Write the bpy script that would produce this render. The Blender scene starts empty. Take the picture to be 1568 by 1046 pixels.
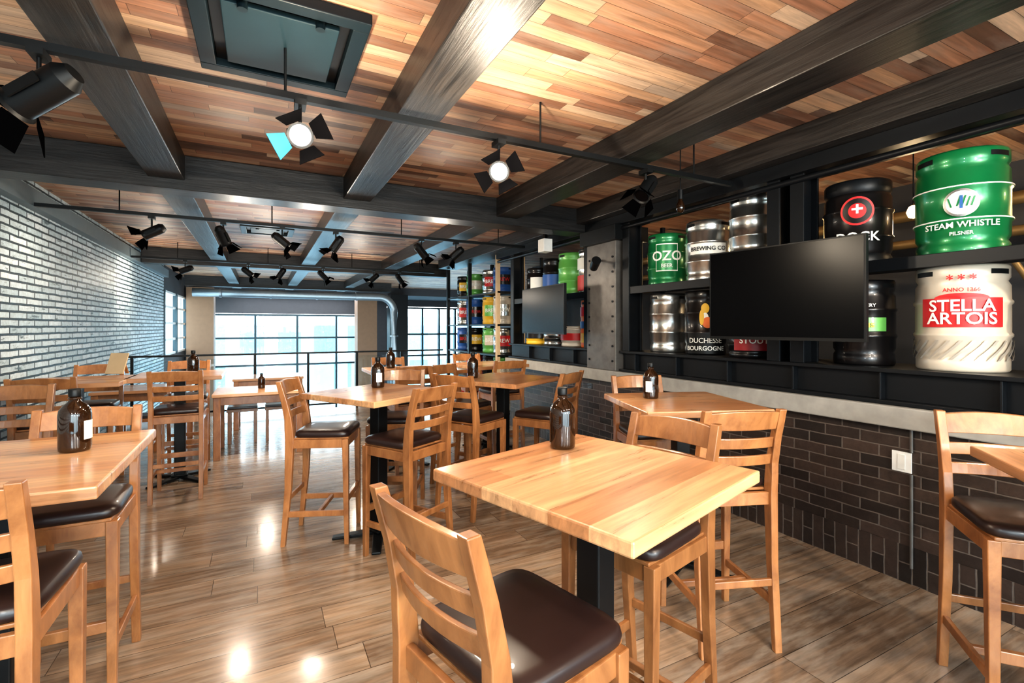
import bpy, bmesh, math, random
from mathutils import Vector, Matrix, Quaternion
random.seed(4)
S=bpy.context.scene
PI=math.pi
# ---------------------------------------------------------------- materials
def newmat(name):
    m=bpy.data.materials.new(name); m.use_nodes=True
    nt=m.node_tree
    return m,nt,nt.nodes["Principled BSDF"]
def nd(nt,t,**k):
    n=nt.nodes.new(t)
    for a,b in k.items(): setattr(n,a,b)
    return n
def mth(nt,op,a,b=None,c=None):
    n=nt.nodes.new('ShaderNodeMath'); n.operation=op
    for i,v in enumerate((a,b,c)):
        if v is None: continue
        if isinstance(v,(int,float)): n.inputs[i].default_value=v
        else: nt.links.new(v,n.inputs[i])
    return n.outputs[0]
def comb(nt,x,y,z):
    n=nt.nodes.new('ShaderNodeCombineXYZ')
    for i,v in enumerate((x,y,z)):
        if isinstance(v,(int,float)): n.inputs[i].default_value=v
        else: nt.links.new(v,n.inputs[i])
    return n.outputs[0]
def ramp(nt,fac,stops,interp='LINEAR'):
    n=nt.nodes.new('ShaderNodeValToRGB'); n.color_ramp.interpolation=interp
    e=n.color_ramp.elements
    while len(e)<len(stops): e.new(0.5)
    for i,(p,c) in enumerate(stops):
        e[i].position=p; e[i].color=(c[0],c[1],c[2],1)
    nt.links.new(fac,n.inputs[0]); return n.outputs[0]
def mixc(nt,fac,a,b,mode='MIX'):
    n=nt.nodes.new('ShaderNodeMix'); n.data_type='RGBA'; n.blend_type=mode
    for s,v in ((n.inputs[0],fac),(n.inputs[6],a),(n.inputs[7],b)):
        if isinstance(v,(int,float)): s.default_value=v
        elif isinstance(v,tuple): s.default_value=(v[0],v[1],v[2],1)
        else: nt.links.new(v,s)
    return n.outputs[2]
def noise(nt,vec,scale,detail=4,rough=.55,dist=0):
    n=nt.nodes.new('ShaderNodeTexNoise'); n.inputs['Scale'].default_value=scale
    n.inputs['Detail'].default_value=detail; n.inputs['Roughness'].default_value=rough
    n.inputs['Distortion'].default_value=dist
    nt.links.new(vec,n.inputs['Vector']); return n.outputs[0]
def objsep(nt):
    tc=nd(nt,'ShaderNodeTexCoord'); s=nd(nt,'ShaderNodeSeparateXYZ')
    nt.links.new(tc.outputs['Object'],s.inputs[0]); return tc.outputs['Object'],s.outputs
def bump(nt,p,h,strength,dist=.01):
    b=nd(nt,'ShaderNodeBump'); b.inputs['Strength'].default_value=strength
    b.inputs['Distance'].default_value=dist
    nt.links.new(h,b.inputs['Height']); nt.links.new(b.outputs[0],p.inputs['Normal'])
def flat(name,c,r=.5,m=0,coat=0,em=0,var=.12,trans=0,spec=.5):
    mt,nt,p=newmat(name)
    tc,_=objsep(nt)
    f=noise(nt,tc,9,3)
    col=mixc(nt,f,tuple(x*(1-var) for x in c),tuple(min(1,x*(1+var)) for x in c))
    nt.links.new(col,p.inputs['Base Color'])
    p.inputs['Roughness'].default_value=r; p.inputs['Metallic'].default_value=m
    p.inputs['Coat Weight'].default_value=coat
    p.inputs['Specular IOR Level'].default_value=spec
    p.inputs['Transmission Weight'].default_value=trans
    if em:
        p.inputs['Emission Color'].default_value=(c[0],c[1],c[2],1); p.inputs['Emission Strength'].default_value=em
    return mt
def planks(name,A,Bx,w,L,stops,rough,gap=.02,gapdark=.25,grain=.35,bumps=.3,coat=0,gs=1.0,objrand=False,grey=None,greyf=.8):
    m,nt,p=newmat(name)
    tc,s=objsep(nt); a=s[A]; b=s[Bx]
    v=mth(nt,'DIVIDE',b,w); row=mth(nt,'FLOOR',v)
    wn=nd(nt,'ShaderNodeTexWhiteNoise',noise_dimensions='1D'); nt.links.new(row,wn.inputs['W'])
    u=mth(nt,'ADD',mth(nt,'DIVIDE',a,L),mth(nt,'MULTIPLY',wn.outputs[0],7.3)); col=mth(nt,'FLOOR',u)
    w2=nd(nt,'ShaderNodeTexWhiteNoise',noise_dimensions='3D')
    zz=0.0
    if objrand:
        oi=nd(nt,'ShaderNodeObjectInfo'); zz=mth(nt,'MULTIPLY',oi.outputs['Random'],50)
    nt.links.new(comb(nt,row,col,zz),w2.inputs['Vector'])
    base=ramp(nt,w2.outputs[0],stops)
    off=mth(nt,'MULTIPLY',w2.outputs[0],37)
    gv=comb(nt,mth(nt,'ADD',mth(nt,'MULTIPLY',a,2.2*gs),off),mth(nt,'MULTIPLY',b,34*gs),mth(nt,'MULTIPLY',s[2 if Bx!=2 and A!=2 else 0],20*gs))
    g=noise(nt,gv,1.0,6,.62,.5)
    gr=ramp(nt,g,[(.25,(1-grain,)*3),(.75,(1+grain*.45,)*3)])
    c=mixc(nt,1.0,base,gr,'MULTIPLY')
    if grey:
        g2=noise(nt,comb(nt,mth(nt,'ADD',mth(nt,'MULTIPLY',a,3),off),mth(nt,'MULTIPLY',b,14),0),1,4,.6)
        c=mixc(nt,ramp(nt,g2,[(.45,(0,0,0)),(.8,(greyf,)*3)]),c,grey)
    gf=mth(nt,'LESS_THAN',mth(nt,'FRACT',v),gap)
    gu=mth(nt,'LESS_THAN',mth(nt,'FRACT',u),gap*w/L)
    gg=mth(nt,'MAXIMUM',gf,gu)
    c2=mixc(nt,mth(nt,'MULTIPLY',gg,1-gapdark),c,(.01,.006,.004))
    nt.links.new(c2,p.inputs['Base Color'])
    rr=mth(nt,'ADD',mth(nt,'MULTIPLY',g,.18),rough-.09)
    nt.links.new(rr,p.inputs['Roughness'])
    p.inputs['Coat Weight'].default_value=coat; p.inputs['Coat Roughness'].default_value=.12
    h=mth(nt,'SUBTRACT',mth(nt,'MULTIPLY',g,.3),gg)
    bump(nt,p,h,bumps,.004)
    return m
def wood(name,c1,c2,rough=.35,coat=.2,scale=(3,3,3),bumpst=.1,spec=.5):
    m,nt,p=newmat(name)
    tc,s=objsep(nt); oi=nd(nt,'ShaderNodeObjectInfo')
    r=mth(nt,'MULTIPLY',oi.outputs['Random'],9)
    v=comb(nt,mth(nt,'ADD',mth(nt,'MULTIPLY',s[0],scale[0]),r),mth(nt,'MULTIPLY',s[1],scale[1]),mth(nt,'MULTIPLY',s[2],scale[2]))
    g=noise(nt,v,1,6,.65,.7)
    col=ramp(nt,g,[(.28,c1),(.72,c2)])
    br=ramp(nt,oi.outputs['Random'],[(0,(.72,.72,.72)),(1,(1.1,1.1,1.1))])
    nt.links.new(mixc(nt,1.0,col,br,'MULTIPLY'),p.inputs['Base Color'])
    p.inputs['Roughness'].default_value=rough; p.inputs['Coat Weight'].default_value=coat; p.inputs['Coat Roughness'].default_value=.15
    p.inputs['Specular IOR Level'].default_value=spec
    bump(nt,p,g,bumpst,.003)
    return m
def bricks(name,A,Bx,bw,rh,c1,c2,mortar,rough=.7,ms=.008,bst=.6,patch=None,coat=0):
    m,nt,p=newmat(name)
    tc,s=objsep(nt)
    n0=noise(nt,tc,6,3)
    bt=nd(nt,'ShaderNodeTexBrick')
    jit=mth(nt,'MULTIPLY',mth(nt,'SUBTRACT',n0,.5),.012)
    nt.links.new(comb(nt,s[A],mth(nt,'ADD',s[Bx],jit),0),bt.inputs['Vector'])
    bt.inputs['Scale'].default_value=1; bt.inputs['Brick Width'].default_value=bw; bt.inputs['Row Height'].default_value=rh
    bt.inputs['Mortar Size'].default_value=ms; bt.inputs['Mortar Smooth'].default_value=.3
    bt.inputs['Color1'].default_value=(*c1,1); bt.inputs['Color2'].default_value=(*c2,1); bt.inputs['Mortar'].default_value=(*mortar,1)
    n=noise(nt,tc,26,6,.7)
    c=mixc(nt,1.0,bt.outputs['Color'],ramp(nt,n,[(.3,(.7,.7,.7)),(.7,(1.15,1.15,1.15))]),'MULTIPLY')
    if patch:
        n2=noise(nt,comb(nt,mth(nt,'MULTIPLY',s[A],3.2),mth(nt,'MULTIPLY',s[Bx],15),0),1,5,.75)
        f=ramp(nt,n2,[(.58,(0,0,0)),(.65,(1,1,1))])
        c=mixc(nt,f,c,patch)
    nt.links.new(c,p.inputs['Base Color']); p.inputs['Roughness'].default_value=rough
    p.inputs['Coat Weight'].default_value=coat
    h=mth(nt,'ADD',mth(nt,'MULTIPLY',bt.outputs['Fac'],-1.0),mth(nt,'MULTIPLY',n,.35))
    bump(nt,p,h,bst,.012)
    return m
M_ceil=planks('ceiling_wood',0,1,.085,.66,[(0,(.09,.05,.035)),(.10,(.22,.11,.068)),(.3,(.38,.19,.115)),(.5,(.45,.23,.135)),(.7,(.56,.34,.20)),(.88,(.64,.46,.32)),(1,(.33,.26,.21))],.5,gap=.03,grain=.55,gs=1,grey=(.33,.26,.21),greyf=.6)
M_floor=planks('floor_oak',0,1,.20,1.7,[(0,(.20,.135,.09)),(.4,(.29,.195,.13)),(.75,(.38,.265,.18)),(1,(.25,.17,.115))],.23,gap=.018,grain=.6,bumps=.25,coat=.4,grey=(.42,.36,.30),greyf=.8)
M_top=planks('butcher_block',0,1,.13,3,[(0,(.44,.20,.088)),(.5,(.55,.28,.135)),(1,(.64,.37,.19))],.30,gap=.0,grain=.5,bumps=.05,coat=.35,objrand=True)
M_chair=wood('chair_oak',(.17,.062,.020),(.45,.20,.075),.32,.35,(9,9,3.5))
M_beam=wood('black_stained_timber',(.0015,.002,.0025),(.034,.033,.034),.45,.05,(3,26,40),.9,.4)
M_beamy=wood('black_stained_timber_long',(.0015,.002,.0025),(.055,.048,.044),.42,.08,(46,1.8,34),1.0,.42)
M_vinyl=flat('dark_brown_vinyl',(.020,.010,.009),.36,0,.1)
M_black=flat('black_metal',(.005,.006,.007),.45,.2,spec=.35)
M_steel=flat('dark_steel',(.009,.011,.014),.42,.4,spec=.4)
M_conc=flat('concrete',(.30,.29,.27),.8,var=.35)
M_colm=flat('brushed_steel_column',(.15,.14,.13),.45,.5,var=.45)
M_white=bricks('whitewashed_brick',1,2,.34,.066,(.42,.53,.58),(.68,.78,.83),(.015,.03,.04),.55,.011,.9,patch=(.07,.11,.13))
M_dbrick=bricks('dark_brick',1,2,.215,.072,(.016,.012,.011),(.055,.036,.029),(.13,.105,.09),.42,.005,.9,coat=.1)
M_sold=bricks('dark_brick_soldier',2,1,.23,.072,(.016,.012,.011),(.055,.036,.029),(.13,.105,.09),.42,.005,.9,coat=.1)
M_plaster=flat('painted_plaster_dark',(.05,.05,.055),.8)
M_duct=flat('galvanised_duct',(.24,.27,.29),.4,.75)
M_vent=flat('vent_teal_black',(.003,.010,.014),.45,.1,spec=.3)
M_ventp=flat('vent_panel',(.008,.024,.032),.5,.1,spec=.3)
M_scr=flat('screen_glass',(.002,.002,.0025),.25,0,0,spec=.12)
M_wht=flat('white_paint',(.8,.8,.78),.5)
M_trim=flat('blue_grey_trim',(.12,.16,.18),.5)
M_bottle=flat('amber_glass',(.020,.008,.003),.06,0,.5)
M_label=flat('paper_label',(.75,.74,.70),.6)
M_bulb=flat('lamp_glow',(1,.95,.86),.5,em=18)
M_warm=flat('warm_bulb',(1,.62,.25),.5,em=15)
M_tube=flat('tube_light',(.95,.97,1),.5,em=10)
M_silver=flat('keg_steel',(.60,.60,.58),.25,.95,var=.25)
M_green=flat('keg_green',(.008,.19,.06),.3,.25,.3)
M_lgreen=flat('keg_light_green',(.13,.42,.09),.35,.1,.3)
M_kblack=flat('keg_black',(.010,.009,.010),.3,.3,.3)
M_kwhite=flat('keg_white',(.66,.59,.49),.38,.15,.2)
M_red=flat('label_red',(.55,.012,.015),.45)
M_dred=flat('label_dark_red',(.28,.015,.02),.45)
M_blue=flat('label_blue',(.02,.10,.35),.45)
M_yel=flat('label_yellow',(.75,.45,.03),.45)
M_wtext=flat('label_white',(.85,.85,.8),.5)
M_org=flat('label_orange',(.75,.16,.02),.45)
M_copper=flat('pipe_brass',(.25,.17,.08),.45,.6)
M_facade=flat('facade_pale',(.50,.64,.68),.6,var=.15)
M_facg=flat('facade_glass',(.14,.32,.40),.25,.1,var=.3)
M_grey=flat('lower_floor_grey',(.22,.26,.28),.6)
M_alu=flat('window_frame_dark',(.02,.04,.05),.45,.4)
M_lwood=flat('pale_shelf_wood',(.55,.40,.24),.6)
M_rubber=flat('barn_door_black',(.0010,.0010,.0012),.8,0,spec=.0)
M_gel=flat('blue_gel_panel',(.008,.05,.09),.5,0,spec=.05)
def glassmat():
    m=bpy.data.materials.new('clear_pane'); m.use_nodes=True; nt=m.node_tree; nt.nodes.clear()
    o=nd(nt,'ShaderNodeOutputMaterial'); t=nd(nt,'ShaderNodeBsdfTransparent'); g=nd(nt,'ShaderNodeBsdfGlossy')
    g.inputs['Roughness'].default_value=.02; t.inputs['Color'].default_value=(.93,.98,.99,1)
    mx=nd(nt,'ShaderNodeMixShader'); mx.inputs[0].default_value=.05
    nt.links.new(t.outputs[0],mx.inputs[1]); nt.links.new(g.outputs[0],mx.inputs[2]); nt.links.new(mx.outputs[0],o.inputs[0])
    return m
M_glass=glassmat()
# ---------------------------------------------------------------- mesh builder
class B:
    def __init__(s): s.v=[];s.f=[];s.fm=[];s.sm=[];s.mats=[];s.M=Matrix.Identity(4)
    def mi(s,m):
        if m not in s.mats: s.mats.append(m)
        return s.mats.index(m)
    def add(s,vs,fs,m,smooth=False):
        o=len(s.v); s.v+= [tuple(s.M@Vector(q)) for q in vs]; k=s.mi(m)
        for f in fs: s.f.append([i+o for i in f]); s.fm.append(k); s.sm.append(smooth)
    def box(s,c,d,m,R=None):
        hx,hy,hz=d[0]/2,d[1]/2,d[2]/2
        vs=[Vector((x*hx,y*hy,z*hz)) for z in(-1,1) for y in(-1,1) for x in(-1,1)]
        if R is not None: vs=[R@q for q in vs]
        vs=[q+Vector(c) for q in vs]
        s.add(vs,[(0,2,3,1),(4,5,7,6),(0,1,5,4),(2,6,7,3),(0,4,6,2),(1,3,7,5)],m)
    def bb(s,x0,x1,y0,y1,z0,z1,m): s.box(((x0+x1)/2,(y0+y1)/2,(z0+z1)/2),(x1-x0,y1-y0,z1-z0),m)
    def cyl(s,p0,p1,r0,m,r1=None,seg=16,caps=True):
        r1=r0 if r1 is None else r1
        p0=Vector(p0);p1=Vector(p1); q=(p1-p0).normalized().to_track_quat('Z','Y')
        vs=[]
        for p,r in((p0,r0),(p1,r1)):
            for i in range(seg):
                a=2*PI*i/seg; vs.append(p+q@Vector((r*math.cos(a),r*math.sin(a),0)))
        s.add(vs,[(i,(i+1)%seg,seg+(i+1)%seg,seg+i) for i in range(seg)],m,True)
        if caps: 
            s.add(vs[:seg],[tuple(range(seg))[::-1]],m); s.add(vs[seg:],[tuple(range(seg))],m)
    def lathe(s,prof,m,c=(0,0,0),seg=32,smooth=True):
        vs=[];n=len(prof)
        for r,z in prof:
            for i in range(seg):
                a=2*PI*i/seg; vs.append((c[0]+r*math.cos(a),c[1]+r*math.sin(a),c[2]+z))
        fs=[]
        for j in range(n-1):
            for i in range(seg):
                fs.append((j*seg+i,j*seg+(i+1)%seg,(j+1)*seg+(i+1)%seg,(j+1)*seg+i))
        s.add(vs,fs,m,smooth)
    def sweep(s,secs,m,smooth=False):
        vs=[q for sec in secs for q in sec]; k=len(secs[0]); n=len(secs)
        fs=[(j*k+i,j*k+(i+1)%k,(j+1)*k+(i+1)%k,(j+1)*k+i) for j in range(n-1) for i in range(k)]
        fs.append(tuple(range(k))[::-1]); fs.append(tuple((n-1)*k+i for i in range(k)))
        s.add(vs,fs,m,smooth)
    def tube(s,pts,r,m,seg=14):
        pts=[Vector(p) for p in pts]; secs=[]; 
        for i,p in enumerate(pts):
            t=(pts[min(i+1,len(pts)-1)]-pts[max(i-1,0)]).normalized(); q=t.to_track_quat('Z','Y')
            secs.append([p+q@Vector((r*math.cos(2*PI*k/seg),r*math.sin(2*PI*k/seg),0)) for k in range(seg)])
        s.sweep(secs,m,True)
    def mesh(s,name):
        me=bpy.data.meshes.new(name); me.from_pydata(s.v,[],s.f)
        for m in s.mats: me.materials.append(m)
        me.polygons.foreach_set('material_index',s.fm); me.polygons.foreach_set('use_smooth',s.sm)
        bm=bmesh.new(); bm.from_mesh(me)
        bmesh.ops.recalc_face_normals(bm,faces=bm.faces); bm.to_mesh(me); bm.free()
        me.update(); return me
    def obj(s,name,loc=(0,0,0),rot=0,bevel=0,parent=None):
        o=bpy.data.objects.new(name,s.mesh(name)); S.collection.objects.link(o); o.location=loc; o.rotation_euler[2]=rot
        if bevel: bev(o,bevel)
        if parent: o.parent=parent
        return o
def bev(o,w,seg=2):
    md=o.modifiers.new('bevel','BEVEL'); md.width=w; md.segments=seg; md.limit_method='ANGLE'; md.angle_limit=math.radians(50)
def inst(name,me,loc,rot,bevel=0):
    o=bpy.data.objects.new(name,me); S.collection.objects.link(o); o.location=loc; o.rotation_euler[2]=rot
    if bevel: bev(o,bevel)
    return o
def lamp(name,kind,loc,energy,col,size=.05,parent=None):
    ld=bpy.data.lights.new(name,kind); ld.energy=energy; ld.color=col; ld.shadow_soft_size=size
    lo=bpy.data.objects.new(name,ld); S.collection.objects.link(lo); lo.location=loc
    if parent: lo.parent=parent
    return lo
# ---------------------------------------------------------------- room shell
CZ=2.88; XL=-1.9; XR=3.4; YB=-3.5; YF=9.6; YE=20.0
b=B(); b.bb(XL,5.6,YB,YF,-.12,0,M_floor); b.obj('floor')
b=B(); b.bb(XL-3,9,YF+.01,YE,-3.2,-3.0,M_grey); b.obj('floor_lower')
b=B(); b.bb(XL-.02,5.6,YB,YF,CZ,CZ+.12,M_ceil); b.bb(XL-.02,9,YF,17,CZ,CZ+.12,M_ceil); b.bb(XL-.02,9,17,YE,2.62,CZ+.12,M_plaster); b.obj('ceiling')
b=B(); b.bb(XL-.2,XL,YB,12.9,-.12,CZ,M_white); b.obj('wall_left')
b=B(); b.bb(XL+.001,XL+.09,YB,12.9,2.60,2.76,M_trim); b.obj('trim_1')
b=B()
b.bb(XL-.2,XL,12.9,YE,-3,.85,M_plaster); b.bb(XL-.2,XL,12.9,YE,2.35,CZ,M_plaster)
b.obj('wall_left_far')
b=B()
for y in (12.95,14.7,16.4,18.1,19.9): b.bb(XL-.12,XL+.02,y-.06,y+.06,.85,2.35,M_alu)
for k in range(1,16):
    y=12.95+k*.435; b.bb(XL-.06,XL-.02,y-.02,y+.02,.85,2.35,M_wht)
for z in (.88,1.22,1.6,1.98,2.32): b.bb(XL-.06,XL-.01,12.95,19.9,z-.025,z+.025,M_wht)
b.bb(XL-.045,XL-.04,12.95,19.9,.85,2.35,M_glass)
b.obj('window_1')
def curtain(name,x0,x1,z0,z1,step,y,zs,mm=M_alu,t=.035):
    b=B(); x=x0
    while x<=x1+1e-3: b.bb(x-t,x+t,y-.08,y+.08,z0,z1,mm); x+=step
    for z in zs: b.bb(x0,x1,y-.06,y+.06,z-t,z+t,mm)
    b.bb(x0,x1,y-.005,y+.005,z0,z1,M_glass)
    b.obj(name)
curtain('window_2',-1.6,4.0,-3,1.95,1.4,YE,[-1.2,.1,1.1,1.95])
curtain('window_3',4.6,9,-3,2.3,.733,YE,[-1,.3,1.2,2.3])
b=B(); b.bb(XL-.2,-1.65,YE-.1,YE+.1,-3,CZ,M_plaster); b.bb(4.05,4.55,YE-.1,YE+.1,-3,CZ,M_plaster)
b.bb(-1.65,4.05,YE-.1,YE+.1,2.0,CZ,M_plaster); b.bb(4.55,9,YE-.1,YE+.1,2.36,CZ,M_plaster); b.obj('wall_far')
b=B(); b.bb(9,9.2,YF,YE,-3,CZ,M_plaster); b.obj('wall_far_right')
b=B(); b.bb(5.6,9,YF-.15,YF,-3,CZ,M_plaster); b.obj('wall_return')
M_brownc=flat('brown_stone',(.20,.11,.06),.6)
b=B(); b.bb(2.9,3.55,17,17.6,-3,2.62,M_brownc); b.bb(3.9,4.5,16.5,17,-3,2.62,M_black); b.bb(-1.85,-1.2,16,16.6,-3,2.62,M_brownc); b.obj('atrium_column')
b=B(); b.bb(-16,26,33,35,-8,2.2,M_facade)
for i in range(20):
    for z in (-6,-3,-.6): b.bb(-15.5+i*2.05,-14.2+i*2.05,32.95,33.02,z+.5,z+2.2,M_facg)
b.obj('neighbouring_building')
b=B(); b.bb(-40,40,20.3,60,-8.2,-8,M_grey); b.obj('street_ground')
b=B(); b.bb(XL-.2,5.6,YB-.2,YB,-.12,.3,M_plaster); b.bb(XL-.2,5.6,YB-.2,YB,2.75,CZ,M_plaster)
for x in (XL-.1,1.7,5.5): b.bb(x-.12,x+.12,YB-.2,YB,.3,2.75,M_plaster)
b.obj('wall_back')
b=B()
for x in (-1.0,-.1,.8,2.6,3.5,4.4): b.bb(x-.025,x+.025,YB-.14,YB-.06,.3,2.75,M_alu)
b.bb(XL,5.6,YB-.14,YB-.06,1.5,1.55,M_alu); b.bb(XL,5.6,YB-.105,YB-.1,.3,2.75,M_glass); b.obj('window_4')
b=B(); b.bb(XR,3.72,YB,6.62,.22,.92,M_dbrick); b.bb(XR-.002,3.72,YB,6.62,0,.22,M_sold); b.obj('wall_right')
b=B(); b.bb(XR-.07,3.95,YB,6.66,.92,1.045,M_conc); b.obj('trim_2',bevel=.008)
b=B(); b.bb(5.5,5.6,YB,YF,0,CZ,M_plaster); b.obj('wall_right_back')
b=B()
def hbeam(y0,y1,z0,z1,xa,xb):
    b.bb(xa,xb,y0,y1,z0,z0+.025,M_steel); b.bb(xa,xb,y0,y1,z1-.025,z1,M_steel); b.bb(xa+.06,xa+.075,y0,y1,z0+.025,z1-.025,M_steel)
hbeam(YB,4.03,1.047,1.265,XR-.03,3.95); hbeam(4.57,6.62,1.047,1.265,XR-.03,3.95)
for y0,y1 in ((YB,2.14),(2.3,4.0),(4.6,6.5)):
    b.bb(XR,3.92,y0,y1,1.895,1.915,M_steel); b.bb(XR-.01,XR+.01,y0,y1,1.86,1.935,M_steel)
def ipost(y,w=.05):
    b.bb(XR-.02,XR,y-w,y+w,1.265,2.6,M_steel); b.bb(XR+.14,XR+.16,y-w,y+w,1.265,2.6,M_steel); b.bb(XR,XR+.14,y-.008,y+.008,1.265,2.6,M_steel)
for y in (3.94,2.30,2.12,4.63,6.52,-.3): ipost(y)
for y in (3.94,2.30,2.12,4.63,6.52,-.3): b.bb(3.88,3.92,y-.02,y+.02,1.265,2.6,M_steel)
b.bb(XR-.06,XR+.22,YB,7.0,2.60,2.70,M_steel)
b.cyl((XR-.02,YB,2.56),(XR-.02,7.0,2.56),.022,M_steel)
for y in [-.6+.55*i for i in range(13)]:
    if not 3.95<y<4.65: b.bb(XR-.02,XR+.04,y-.006,y+.006,1.07,1.24,M_steel)
b.obj('steel_shelf_frame',bevel=.003)
b=B(); b.bb(XR-.06,3.72,4.05,4.56,1.047,2.44,M_colm)
for y in (4.10,4.51):
    for z in [1.15+.16*i for i in range(8)]: b.cyl((XR-.07,y,z),(XR-.055,y,z),.012,M_steel,seg=8)
b.bb(XR-.12,3.74,3.99,4.62,2.44,2.598,M_black); b.obj('steel_column',bevel=.004)
b=B()
for x0,x1 in ((-.78,-.54),(.66,.90),(2.2,2.45)):
    b.bb(x0,x1,YB,16.9,2.68,CZ-.001,M_beamy)
b.bb(3.22,3.62,YB,9.5,2.70,CZ-.001,M_beamy)
for y in (4.6,10.1,15.2,-1.6):
    b.bb(XL+.1,3.62,y,y+.26,2.605,CZ-.001,M_beam)
b.obj('ceiling_beam_grid',bevel=.006)
b=B(); b.bb(XR-.012,XR-.003,1.44,1.54,.655,.775,M_wht); b.bb(XR-.016,XR-.012,1.47,1.51,.67,.76,M_label); b.obj('wall_outlet_plate',bevel=.002)
b=B(); b.cyl((XR-.012,1.44,.10),(XR-.012,1.44,.65),.009,M_colm,seg=8); b.cyl((XR-.012,1.44,.78),(XR-.012,1.44,.915),.009,M_colm,seg=8); b.obj('electrical_conduit')
b=B(); b.bb(3.12,3.24,5.15,5.3,2.46,2.62,M_wht); b.bb(3.115,3.12,5.165,5.285,2.475,2.6,M_label); b.bb(3.16,3.2,5.2,5.25,2.62,2.88,M_black); b.obj('wall_speaker',bevel=.006)
def vent(x0,x1,y0,y1):
    b=B(); z=CZ; t=.07
    b.bb(x0,x1,y0,y0+t,z-.05,z-.001,M_vent); b.bb(x0,x1,y1-t,y1,z-.05,z-.001,M_vent)
    b.bb(x0,x0+t,y0+t,y1-t,z-.05,z-.001,M_vent); b.bb(x1-t,x1,y0+t,y1-t,z-.05,z-.001,M_vent)
    b.bb(x0+t,x1-t,y0+t,y1-t,z-.012,z-.002,M_black)
    b.bb(x0+t+.05,x1-t-.05,y0+t+.05,y1-t-.05,z-.045,z-.02,M_ventp)
    for x in (x0+.2,x1-.2): b.cyl((x,y0+.12,z-.06),(x,y0+.12,z-.02),.02,M_vent)
    b.obj('ceiling_air_vent',bevel=.004)
vent(-.27,.43,2.15,2.9); vent(-.25,.4,7.2,7.8)
# ---------------------------------------------------------------- track lights
for i,y in enumerate((2.52,5.8,9.4,-.8)):
    b=B(); b.bb(XL+.1,3.2 if y<9 else 3.1,y-.018,y+.018,2.615-.02,2.615+.012,M_black)
    for x in (-1.2,.1,1.5,2.8): b.cyl((x,y,2.62),(x,y,CZ-.001),.006,M_black,seg=8)
    b.obj('lighting_track')
WARM=(1,.84,.66)
def tracklight(x,y,z,aim,lit=False,power=0,size=1.0,spot=80,gel=None,wash=0):
    b=B(); a=Vector(aim).normalized(); q=a.to_track_quat('Z','Y')
    b.cyl((x,y,z+.05),(x,y,2.578),.008,M_black,seg=8)
    b.box((x,y,2.580),(.05,.09,.028),M_black)
    b.M=Matrix.Translation((x,y,z))@q.to_matrix().to_4x4()@Matrix.Scale(size,4)
    b.cyl((0,0,-.09),(0,0,.07),.048,M_black,seg=24,caps=False)
    b.cyl((0,0,-.12),(0,0,-.09),.03,M_black,.048,seg=24)
    b.cyl((0,0,.07),(0,0,.078),.048,M_black,.058,seg=24,caps=False)
    b.cyl((0,0,.040),(0,0,.072),.046,M_bulb if lit else M_scr,seg=24)
    for k in range(4):
        R=Matrix.Rotation(k*PI/2+.5,4,'Z')
        M0=b.M.copy(); b.M=M0@R@Matrix.Translation((.058,0,.078))@Matrix.Rotation(math.radians(30 if k%2 else 50),4,'Y')
        b.add([(0,-.035,0),(0,.035,0),(0,.06,.09),(0,-.06,.09),(.003,-.035,0),(.003,.035,0),(.003,.06,.09),(.003,-.06,.09)],
              [(0,1,2,3),(7,6,5,4),(0,4,5,1),(1,5,6,2),(2,6,7,3),(3,7,4,0)],M_gel if k==gel else M_rubber); b.M=M0
    b.box((-.056,0,.0),(.006,.03,.10),M_black); b.box((.056,0,.0),(.006,.03,.10),M_black)
    o=b.obj('track_light')
    if lit:
        lamp('flood_bulb','POINT',Vector((x,y,z))+a*.34,power,(1,.84,.64),.05,o)
    elif power:
        lo=lamp('spot_bulb','SPOT',Vector((x,y,z))+a*.085,power,WARM,.04,o)
        lo.data.spot_size=math.radians(spot); lo.data.spot_blend=.8
        lo.rotation_euler=(-a).to_track_quat('Z','Y').to_euler()
    if wash: lamp('ceiling_fill','POINT',Vector((x,y,z))+a*.4,wash,(1,.86,.70),.08,o)  # added point light brightening the ceiling; the head itself has no such source
    return o
tracklight(-.77,2.52,2.43,(-.85,.4,-.55),size=1.3,power=20,wash=8)
tracklight(.164,2.52,2.44,(-.05,-1,-.45),lit=True,power=50,gel=2)
tracklight(1.22,2.52,2.42,(-.45,-1,-.40),lit=True,power=50)
tracklight(2.34,2.52,2.46,(-.6,-.1,-.7),power=110)
for x,aim,pw,ws in ((-.95,(-.9,.1,-.5),25,0),(.2,(.7,-.1,-.6),110,22),(.75,(-.5,.1,-.8),110,0),(1.75,(.7,.2,-.7),110,22),(2.2,(-.6,.3,-.6),60,0),(-.35,(.3,.4,-.7),60,22)):
    tracklight(x,5.8,2.44,aim,power=pw,spot=100,wash=ws)
for x,aim,pw,ws in ((-1.1,(-.9,.1,-.4),25,15),(-.2,(.7,-.1,-.6),80,0),(.3,(-.5,.1,-.8),0,22),(1.0,(.7,.2,-.7),80,0),(1.9,(-.6,.3,-.6),0,22),(2.4,(.6,.3,-.7),80,0)):
    tracklight(x,9.4,2.44,aim,power=pw,spot=100,wash=ws)
for x,aim,pw in ((-1.0,(-.1,1,-.8),120),(.3,(.15,1,-.8),160),(1.5,(.2,1,-.85),120),(2.6,(.25,1,-.55),140)):
    tracklight(x,-.8,2.44,aim,power=pw,spot=125)  # unseen track heads behind the camera, added as warm fill
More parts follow.
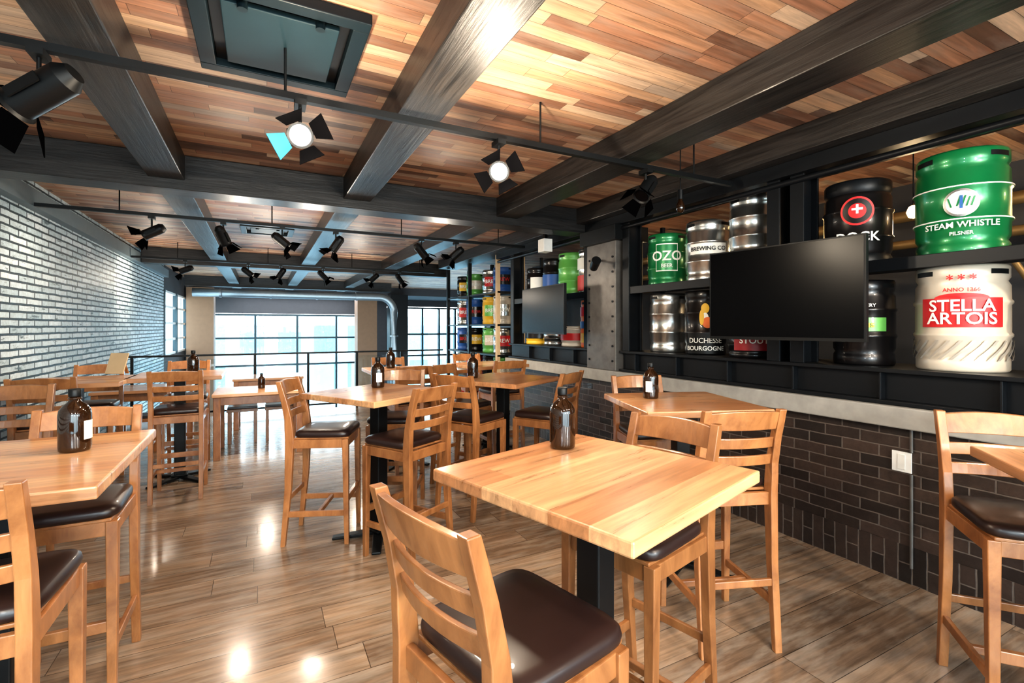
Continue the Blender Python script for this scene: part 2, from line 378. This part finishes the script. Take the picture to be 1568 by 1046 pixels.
def pendant(x,y,z,en,col=(1,.92,.82)):
    b=B(); b.cyl((x,y,z+.06),(x,y,CZ-.001),.004,M_black,seg=8); b.cyl((x,y,z+.0),(x,y,z+.07),.02,M_black)
    b.lathe([(.0,-.1),(.02,-.095),(.032,-.07),(.03,-.04),(.016,-.01),(.014,0)],M_warm if en else M_bottle,(x,y,z),16); o=b.obj('pendant_or_fill_bulb')
    if en: lamp('room_or_fill_bulb','POINT',(x,y,z-.16),en,col,.12,o)  # only the added fill pendants carry a light
pendant(2.75,2.6,2.46,0)
pendant(-.9,-1.0,2.0,90,(.80,.92,1)); pendant(1.6,-1.4,1.8,130); pendant(.6,-2.6,1.9,80)  # unseen pendants added behind the camera to fill ceiling and chairs with light
b=B()
for i in range(9): b.bb(-.7+i*.45,-.5+i*.45,17.2,19.6,2.57,2.615,M_tube)
b.obj('linear_ceiling_light')
pts=[(-1.6,15,2.42),(0,15,2.42),(3.2,15,2.42)]+[(3.2+.45*math.sin(t*PI/16),15,2.42-.45*(1-math.cos(t*PI/16))) for t in range(1,9)]+[(3.65,15,.6),(3.65,15,-3)]
b=B(); b.tube(pts,.11,M_duct,20)
for x in (-1,0.2,1.4,2.5): b.cyl((x,15,2.42),(x+.05,15,2.42),.125,M_duct,seg=20)
for z in (1.2,.2,-1): b.cyl((3.65,15,z),(3.65,15,z+.05),.125,M_duct,seg=20)
b.obj('air_duct')
b=B()
x=XL+.1
while x<3.3:
    b.bb(x-.02,x+.02,YF-.16,YF-.12,0,1.03,M_black); x+=.85
b.bb(XL+.02,3.3,YF-.17,YF-.11,1.03,1.06,M_black); b.bb(XL+.02,3.3,YF-.15,YF-.13,.09,.12,M_black)
b.bb(XL+.05,3.28,YF-.144,YF-.138,.14,.98,M_glass)
b.obj('glass_railing')
# ---------------------------------------------------------------- stools
def make_stool():
    b=B(); W=.183
    def py(z):
        pts=[(0,-.235),(.40,-.20),(.74,-.19),(.88,-.20),(1.0,-.225),(1.14,-.265)]
        for (z0,y0),(z1,y1) in zip(pts,pts[1:]):
            if z<=z1: return y0+(y1-y0)*(z-z0)/(z1-z0)
        return pts[-1][1]
    for sx in(-1,1):
        secs=[]
        for z,d in ((0,.030),(.2,.036),(.4,.044),(.6,.052),(.74,.058),(.82,.054),(.88,.048),(.94,.044),(1.0,.040),(1.07,.038),(1.14,.034)):
            y=py(z); x=sx*W; w=.0175
            secs.append([(x-w,y-d/2,z),(x+w,y-d/2,z),(x+w,y+d/2,z),(x-w,y+d/2,z)])
        b.sweep(secs,M_chair)
        secs=[]
        for z,d in ((0,.030),(.5,.038),(.735,.042)):
            x=sx*W;y=.185+ (0.735-z)*.012; h=d/2
            secs.append([(x-h,y-h,z),(x+h,y-h,z),(x+h,y+h,z),(x-h,y+h,z)])
        b.sweep(secs,M_chair)
        b.bb(sx*W-.011,sx*W+.011,-.17,.17,.675,.735,M_chair)
        b.bb(sx*W-.010,sx*W+.010,-.205,.18,.20,.24,M_chair)
    b.bb(-W+.018,W-.018,.172,.196,.675,.735,M_chair); b.bb(-W+.015,W-.015,-.20,-.178,.675,.735,M_chair)
    b.bb(-W+.015,W-.015,.18,.204,.29,.335,M_chair)
    b.bb(-W+.010,W-.010,-.012,.012,.205,.235,M_chair)
    b.bb(-W+.015,W-.015,-.222,-.205,.30,.335,M_chair)
    b.bb(-W-.0,W+.0,-.165,.205,.735,.748,M_chair)
    for z0,z1,th in ((1.045,1.138,.022),(.955,1.005,.016),(.872,.920,.016)):
        secs=[];n=10
        for i in range(n+1):
            t=i/n*2-1; x=t*(W-.012); bow=-.026*(1-t*t)
            yb=py(z0)+bow; yt=py(z1)+bow
            zt=z1+(-.012*t*t if z1>1.1 else 0)
            secs.append([(x,yb-th/2,z0),(x,yb+th/2,z0),(x,yt+th/2,zt),(x,yt-th/2,zt)])
        b.sweep(secs,M_chair)
    prof=[(.95,.748),(.99,.756),(1,.768),(.985,.783),(.94,.792),(.8,.798),(.5,.801),(.2,.802)]
    n=48; vs=[];fs=[]
    for sc,z in prof:
        for i in range(n):
            a=2*PI*i/n; c,s_=math.cos(a),math.sin(a); e=2/7
            x=math.copysign(abs(c)**e,c)*.200*sc; y=math.copysign(abs(s_)**e,s_)*.192*sc+.022
            x*=1+.04*(y/.2); vs.append((x,y,z))
    for j in range(len(prof)-1):
        for i in range(n): fs.append((j*n+i,j*n+(i+1)%n,(j+1)*n+(i+1)%n,(j+1)*n+i))
    fs.append(tuple((len(prof)-1)*n+i for i in range(n))); fs.append(tuple(range(n))[::-1])
    b.add(vs,fs,M_vinyl,True)
    return b.mesh('bar_stool')
ST=make_stool()
def stool(x,y,h): inst('bar_stool',ST,(x,y,0),-math.radians(h),.0035)
def make_table(w=.76,d=.76,h=1.05):
    b=B(); b.bb(-w/2,w/2,-d/2,d/2,h-.040,h,M_top)
    b.bb(-.15,.15,-.15,.15,h-.055,h-.041,M_black)
    b.bb(-.045,.045,-.045,.045,.05,h-.05,M_black)
    b.bb(-.07,.07,-.07,.07,.045,.06,M_black)
    for k in range(4):
        R=Matrix.Rotation(k*PI/2+PI/4,3,'Z')
        vs=[R@Vector(q) for q in ((0,-.04,.02),(0,.04,.02),(0,.04,.05),(0,-.04,.05),(.32,-.03,.0),(.32,.03,.0),(.32,.03,.018),(.32,-.03,.018))]
        b.add(vs,[(0,3,2,1),(4,5,6,7),(0,1,5,4),(1,2,6,5),(2,3,7,6),(3,0,4,7)],M_black)
    return b.mesh('pedestal_table')
TB=make_table(); TBL=make_table(.74,.90)
def table(x,y,r,me=TB): inst('pedestal_table',me,(x,y,0),math.radians(r),.006)
def bottle(x,y,z=1.05,la=None,s=1.0):
    b=B(); prof=[(0,.0),(.044,0),(.049,.006),(.050,.02),(.050,.135),(.047,.155),(.036,.172),(.022,.184),(.0165,.192),(.0165,.205),(.0,.205)]
    b.lathe(prof,M_bottle,seg=28); b.lathe([(0,.205),(.019,.205),(.0195,.208),(.0195,.23),(.017,.234),(0,.234)],M_black,seg=20)
    b.lathe([(.0175,.194),(.021,.196),(.021,.2),(.0175,.202)],M_bottle,seg=20)
    if la is not None:
        vs=[];n=8
        for i in range(n+1):
            a=la-.45+.9*i/n
            for z_ in (.045,.115): vs.append((.0508*math.cos(a),.0508*math.sin(a),z_))
        b.add(vs,[(2*i,2*i+2,2*i+3,2*i+1) for i in range(n)],M_label,True)
    o=b.obj('amber_bottle',(x,y,z+.0005)); o.scale=(s,s,s)
table(.975,1.285,16.5); stool(.550,1.065,76); stool(1.275,1.42,256); bottle(1.04,1.58)
table(2.37,2.24,-20); stool(2.05,1.72,20); stool(2.51,2.66,200); bottle(2.27,2.40,la=PI+.6)
table(2.44,.33,40); stool(2.66,.75,230)
table(-.80,2.28,0,TBL); stool(-.72,1.88,0); stool(-.72,2.68,180); bottle(-.628,2.39,la=-.35)
table(.76,3.58,30); stool(.87,3.22,-30); stool(.42,3.78,112); stool(1.0,4.02,205); bottle(.80,3.80,la=-PI/2)
table(1.97,3.98,30); stool(2.19,3.6,-30); stool(1.57,3.75,60); stool(1.74,4.40,150); bottle(1.72,4.1)
table(1.4,5.35,0); stool(1.35,4.9,0); stool(1.4,5.8,180); bottle(1.3,5.5)
table(2.55,5.6,10); stool(2.5,5.12,0); stool(2.55,6.05,180)
table(-.72,5.8,0); stool(-.66,5.3,0); stool(-.72,6.25,180); bottle(-.6,5.7)
table(-1.45,5.55,0); stool(-1.45,5.05,0); stool(-1.42,4.0,180); stool(-1.45,6.0,180)
def lowtable(x,y,r):
    b=B(); b.bb(-.48,.48,-.38,.38,.715,.75,M_top)
    for sx in(-1,1):
        for sy in(-1,1): b.bb(sx*.43-.035,sx*.43+.035,sy*.33-.035,sy*.33+.035,0,.714,M_chair)
        b.bb(sx*.43-.012,sx*.43+.012,-.3,.3,.62,.71,M_chair)
    for sy in(-1,1): b.bb(-.4,.4,sy*.33-.012,sy*.33+.012,.62,.71,M_chair)
    b.obj('dining_table',(x,y,0),math.radians(r),.005)
def bench(x,y,r,w=.36):
    b=B(); b.bb(-w/2,w/2,-.16,.16,.41,.45,M_chair); b.bb(-w/2+.01,w/2-.01,-.15,.15,.451,.48,M_vinyl)
    for sx in(-1,1):
        for sy in(-1,1): b.bb(sx*(w/2-.03)-.018,sx*(w/2-.03)+.018,sy*.13-.018,sy*.13+.018,0,.409,M_chair)
        b.bb(sx*(w/2-.03)-.01,sx*(w/2-.03)+.01,-.115,.115,.12,.15,M_chair)
    b.obj('low_stool',(x,y,0),math.radians(r),.004)
lowtable(-.02,6.75,0); bench(-.22,7.35,0); bench(.22,7.35,0); bottle(0,6.8,.75,s=.8)
lowtable(.1,8.5,0)
lowtable(-1.3,7.6,0); bench(-1.3,7.1,0)
b=B(); R=Matrix.Rotation(math.radians(-20),3,'X'); b.box((0,0,.11),(.17,.01,.20),M_lwood,R); b.box((0,.08,.095),(.03,.01,.19),M_chair,Matrix.Rotation(math.radians(22),3,'X')); b.obj('menu_stand',(-1.2,5.72,1.066),-.5)
# ---------------------------------------------------------------- kegs
def textgeo(s,size):
    cu=bpy.data.curves.new('t','FONT'); cu.body=s; cu.size=size; cu.align_x='CENTER'; cu.align_y='CENTER'; cu.resolution_u=3; cu.offset=size*.018
    o=bpy.data.objects.new('t',cu); S.collection.objects.link(o); bpy.context.view_layer.update()
    d=bpy.context.evaluated_depsgraph_get(); me=bpy.data.meshes.new_from_object(o.evaluated_get(d))
    vs=[tuple(v.co) for v in me.vertices]; fs=[tuple(p.vertices) for p in me.polygons]
    bpy.data.objects.remove(o); bpy.data.meshes.remove(me); return vs,fs
def keg(x,y,z,h,r,body,labels=(),texts=(),rim=None,turn=0,name='beer_keg',discs=(),swirl=None):
    b=B(); k=h/.6; q=r/.205
    prof=[(0,.03),(.165,.03),(.17,0),(.19,0),(.197,.012),(.197,.07),(.186,.09),(.198,.115),(.2,.19),(.2075,.2),(.2075,.212),(.2,.222),
          (.2,.375),(.2075,.385),(.2075,.397),(.2,.407),(.198,.485),(.186,.51),(.197,.53),(.197,.588),(.19,.6),(.18,.6),(.172,.56),(.03,.545),(.03,.57),(0,.57)]
    if rim is None: b.lathe([(a*q,c*k) for a,c in prof],body,seg=48)
    else:
        b.lathe([(a*q,c*k) for a,c in prof[:7]],rim,seg=48); b.lathe([(a*q,c*k) for a,c in prof[6:18]],body,seg=48); b.lathe([(a*q,c*k) for a,c in prof[17:]],rim,seg=48)
    a0=math.atan2(-y,-x)+turn
    for da in (-.9,.9):
        vs=[]
        for i in range(7):
            a=a0+da+(-.28+.56*i/6)
            for zz in (.545,.573): vs.append((.1985*q*math.cos(a),.1985*q*math.sin(a),zz*k))
        b.add(vs,[(2*i,2*i+2,2*i+3,2*i+1) for i in range(6)],M_black,True)
    for j,(z0,z1,half,mt) in enumerate(labels):
        n=max(10,int(half*14)); rr=.2085*q+.0012*(j+1); vs=[]
        for i in range(n+1):
            a=a0-half+2*half*i/n
            for zz in (z0,z1): vs.append((rr*math.cos(a),rr*math.sin(a),zz*h))
        b.add(vs,[(2*i,2*i+2,2*i+3,2*i+1) for i in range(n)],mt,True)
    for j,(u0,vf,hw,hh,mt) in enumerate(discs):
        rr=.2085*q+.004+.0009*j; n=28; vs=[]
        for ring in (0,.5,1):
            for i in range(n):
                a=2*PI*i/n; u=u0+hw*ring*math.cos(a); vs.append((rr*math.cos(a0+u/rr),rr*math.sin(a0+u/rr),vf*h+hh*ring*math.sin(a)))
        fs=[(n+i,n+(i+1)%n,2*n+(i+1)%n,2*n+i) for i in range(n)]+[(n+i,n+(i+1)%n,i) for i in range(n)]
        b.add(vs,fs,mt,True)
    if swirl:
        rr=.209*q
        for i in range(26):
            vs=[]
            for t in range(6):
                a=a0+i*2*PI/26+t*.09; zz=(.20+.035*t)*h if t<5 else .385*h
                vs.append((rr*math.cos(a),rr*math.sin(a),zz-.09*h)); vs.append((rr*math.cos(a+.07),rr*math.sin(a+.07),zz-.09*h))
            b.add(vs,[(2*t,2*t+1,2*t+3,2*t+2) for t in range(5)],swirl,True)
    for s,size,zz,mt in texts:
        vs,fs=textgeo(s,size); rr=.2085*q+.009
        b.add([(rr*math.cos(a0+u/rr),rr*math.sin(a0+u/rr),zz*h+v) for u,v,_ in vs],fs,mt)
    b.obj(name,(x,y,z+.001))
Z1=1.265; Z2=1.915; KX=3.66
M_sw=flat('keg_silver_grey_paint',(.42,.38,.33),.4,.3)
keg(KX,1.31,Z1,.60,.215,M_kwhite,[(.42,.69,.86,M_red)],[("STELLA",.092,.615,M_wtext),("ARTOIS",.092,.495,M_wtext),("ANNO 1366",.03,.765,M_red),("* * *",.07,.86,M_red)],discs=[(0,.69,.12,.028,M_red)],swirl=M_sw)
keg(KX,1.31,Z2,.60,.215,M_green,[(.338,.35,3.14,M_wtext),(.645,.657,3.14,M_wtext)],[("STEAM WHISTLE",.046,.285,M_wtext),("PILSNER",.028,.205,M_wtext),("//",.075,.50,M_green),("I",.10,.49,M_blue),("\\   //",.07,.49,M_green)],discs=[(0,.49,.078,.078,M_silver),(0,.49,.066,.066,M_wtext)])
keg(KX,1.83,Z1,.56,.18,M_kblack,[(.40,.56,.7,M_lgreen)],[("Jesus",.06,.48,M_yel),("BREWERY",.03,.7,M_wtext)])
keg(KX,1.87,Z2,.58,.20,M_kblack,[],[("+",.12,.64,M_wtext),("DOCK",.085,.33,M_wtext)],rim=M_steel,discs=[(0,.63,.095,.095,M_red),(0,.63,.082,.082,M_kblack),(0,.63,.05,.05,M_red)])
keg(KX,.75,Z1,.58,.2,M_silver); keg(KX,.72,Z2,.58,.2,M_kblack)
keg(KX-.02,3.62,Z2,.52,.19,M_green,[(.28,.8,.55,M_wtext),(.30,.78,.52,M_green)],[("OZO",.13,.56,M_wtext),("BEER",.05,.38,M_wtext)])
keg(KX,3.13,Z2,.56,.20,M_silver,[(.45,.62,.8,M_wtext)],[("BREWING CO",.05,.53,M_black)])
keg(KX+.02,2.68,Z2+.18,.50,.19,M_silver)
b=B(); b.bb(KX-.18,KX+.2,2.50,2.86,Z2+.002,Z2+.178,M_steel); b.bb(KX-.181,KX-.18,2.53,2.83,Z2+.04,Z2+.14,M_dred); b.obj('beer_crate',bevel=.004)
keg(KX,3.62,Z1,.58,.185,M_silver)
keg(KX,3.16,Z1,.58,.185,M_kblack,[(.02,.34,.9,M_black)],[("DUCHESSE",.062,.22,M_wtext),("BOURGOGNE",.055,.10,M_wtext)],discs=[(0,.72,.035,.045,M_yel),(0,.55,.03,.06,M_wtext),(.02,.50,.045,.05,M_org),(-.03,.58,.02,.07,M_yel)])
keg(KX,2.66,Z1,.30,.2,M_kblack,[(.2,.75,.8,M_dred)],[("STOUT",.07,.47,M_wtext)])
keg(KX,4.90,Z2,.56,.17,M_silver,[(.08,.42,3.1,M_red),(.55,.8,3.1,M_wtext)],[("ALE",.1,.25,M_wtext)])
keg(KX,5.30,Z2,.56,.2,M_lgreen)
keg(KX,5.75,Z2,.54,.17,M_kblack,[(.3,.6,3.1,M_blue)]); keg(KX,6.2,Z2,.46,.18,M_kblack,[(.3,.7,.7,M_wtext)])
keg(KX,4.86,Z1,.58,.16,M_org,[(.1,.3,3.1,M_yel),(.4,.55,3.1,M_blue),(.66,.85,3.1,M_red)],[("BEER",.1,.48,M_wtext)])
keg(KX,5.25,Z1,.26,.19,M_kwhite,[(.3,.65,3.1,M_red)]); keg(KX,5.72,Z1,.28,.18,M_silver); keg(KX,6.2,Z1,.28,.19,M_yel,[(.3,.6,3.1,M_kblack)])
b=B()
for y in (7.1,8.3,9.45):
    for x in (XR+.02,3.88): b.bb(x-.03,x+.03,y-.03,y+.03,0,2.69,M_lwood if y<8 else M_steel)
for z in (.10,.60,1.06,1.56,2.1): b.bb(XR+.0,3.9,7.07,9.48,z-.03,z,M_steel)
b.obj('shelf_unit')
cs=[M_blue,M_kwhite,M_kblack,M_silver,M_yel,M_red,M_lgreen]
for z,hs in ((1.06,.44),(1.56,.48),(.6,.4),(.1,.42),(2.1,.42)):
    for i,y in enumerate((7.4,7.85,8.6,9.1)):
        k=(i*3+int(z*10))%7
        if z==1.06 and i==3: k=0
        keg(KX,y,z,hs,.17,cs[k],[(.3,.7,.8,cs[(k+2)%7])],[("BREW",.09,.5,M_wtext if k else M_red)])
# ---------------------------------------------------------------- televisions
def tv(p,yaw,w,h,arm):
    b=B(); b.box((0,0,0),(w,.035,h),M_black); b.box((0,-.0182,.006),(w-.02,.002,h-.03),M_scr); b.box((0,.03,0),(w*.6,.04,h*.55),M_black)
    b.box((0,.06,0),(.2,.03,.2),M_steel)
    b.cyl((0,.07,0),(0,arm,0),.02,M_steel)
    b.obj('flat_screen_television',p,yaw,.003)
def tvab(a,c,z0,z1,arm):
    A=Vector(a);C=Vector(c); d=C-A; yaw=math.atan2(d.y,d.x); m=(A+C)/2
    tv((m.x,m.y,(z0+z1)/2),yaw,d.length,z1-z0,arm)
tvab((2.98,2.52),(3.10,1.53),1.43,2.06,.33)
tvab((3.17,5.78),(3.08,4.62),1.43,2.02,.24)
b=B(); b.cyl((3.2,4.3,2.2),(3.33,4.3,2.25),.012,M_black); b.cyl((3.2,4.25,2.16),(3.14,4.12,2.22),.045,M_black,.05); b.obj('wall_spotlight')
b=B()
for z,r in ((2.05,.03),(2.25,.04),(2.5,.05)): b.cyl((5.1,YB+.1,z),(5.1,9,z),r,M_copper)
for y in (0,1.2,2.4,3.6): b.cyl((4.7,y,1.6),(4.7,y+.4,2.4),.02,M_copper)
b.obj('brass_pipes')
for y in (.2,1.0,1.9,2.9,5.0):
    b=B(); b.cyl((4.5,y,2.45),(4.5,y,CZ-.001),.005,M_black,seg=8); b.lathe([(0,-.1),(.03,-.09),(.045,-.05),(.03,-.01),(.015,0)],M_warm,(4.5,y,2.46),14)
    o=b.obj('pendant_lamp'); lamp('room_or_fill_bulb','POINT',(4.5,y,2.3),6,(1,.74,.45),.05,o)
# ---------------------------------------------------------------- world and camera
w=bpy.data.worlds.new('World'); S.world=w; w.use_nodes=True; nt=w.node_tree; bg=nt.nodes['Background']
tc=nd(nt,'ShaderNodeTexCoord'); s=nd(nt,'ShaderNodeSeparateXYZ'); nt.links.new(tc.outputs['Generated'],s.inputs[0])
c=ramp(nt,mth(nt,'ADD',mth(nt,'MULTIPLY',s.outputs[2],.5),.5),[(.45,(.50,.63,.70)),(.52,(.86,.96,1.0)),(1,(.46,.72,1.0))])
nt.links.new(c,bg.inputs[0]); bg.inputs[1].default_value=10.5
for nm,loc,rot,sx,sy in (('portal_back',(1.8,YB-.25,1.55),(math.radians(90),0,0),7.3,2.5),('portal_far',(3.5,YE+.3,-.3),(math.radians(-90),0,0),11,5.2)):
    l=bpy.data.lights.new(nm,'AREA'); l.shape='RECTANGLE'; l.size=sx; l.size_y=sy; l.cycles.is_portal=True
    o=bpy.data.objects.new(nm,l); S.collection.objects.link(o); o.location=loc; o.rotation_euler=rot
cam=bpy.data.cameras.new('camera'); cam.sensor_width=36; cam.lens=740/1568*36; cam.shift_y=-.0145; cam.clip_start=.02
co=bpy.data.objects.new('camera',cam); S.collection.objects.link(co); co.location=(0,0,1.52); co.rotation_euler=(math.radians(90),0,math.radians(-27.4)); S.camera=co
S.view_settings.view_transform='Standard'; S.view_settings.exposure=.15
try: S.view_settings.look='Medium High Contrast'
except Exception as e: print('look',e)
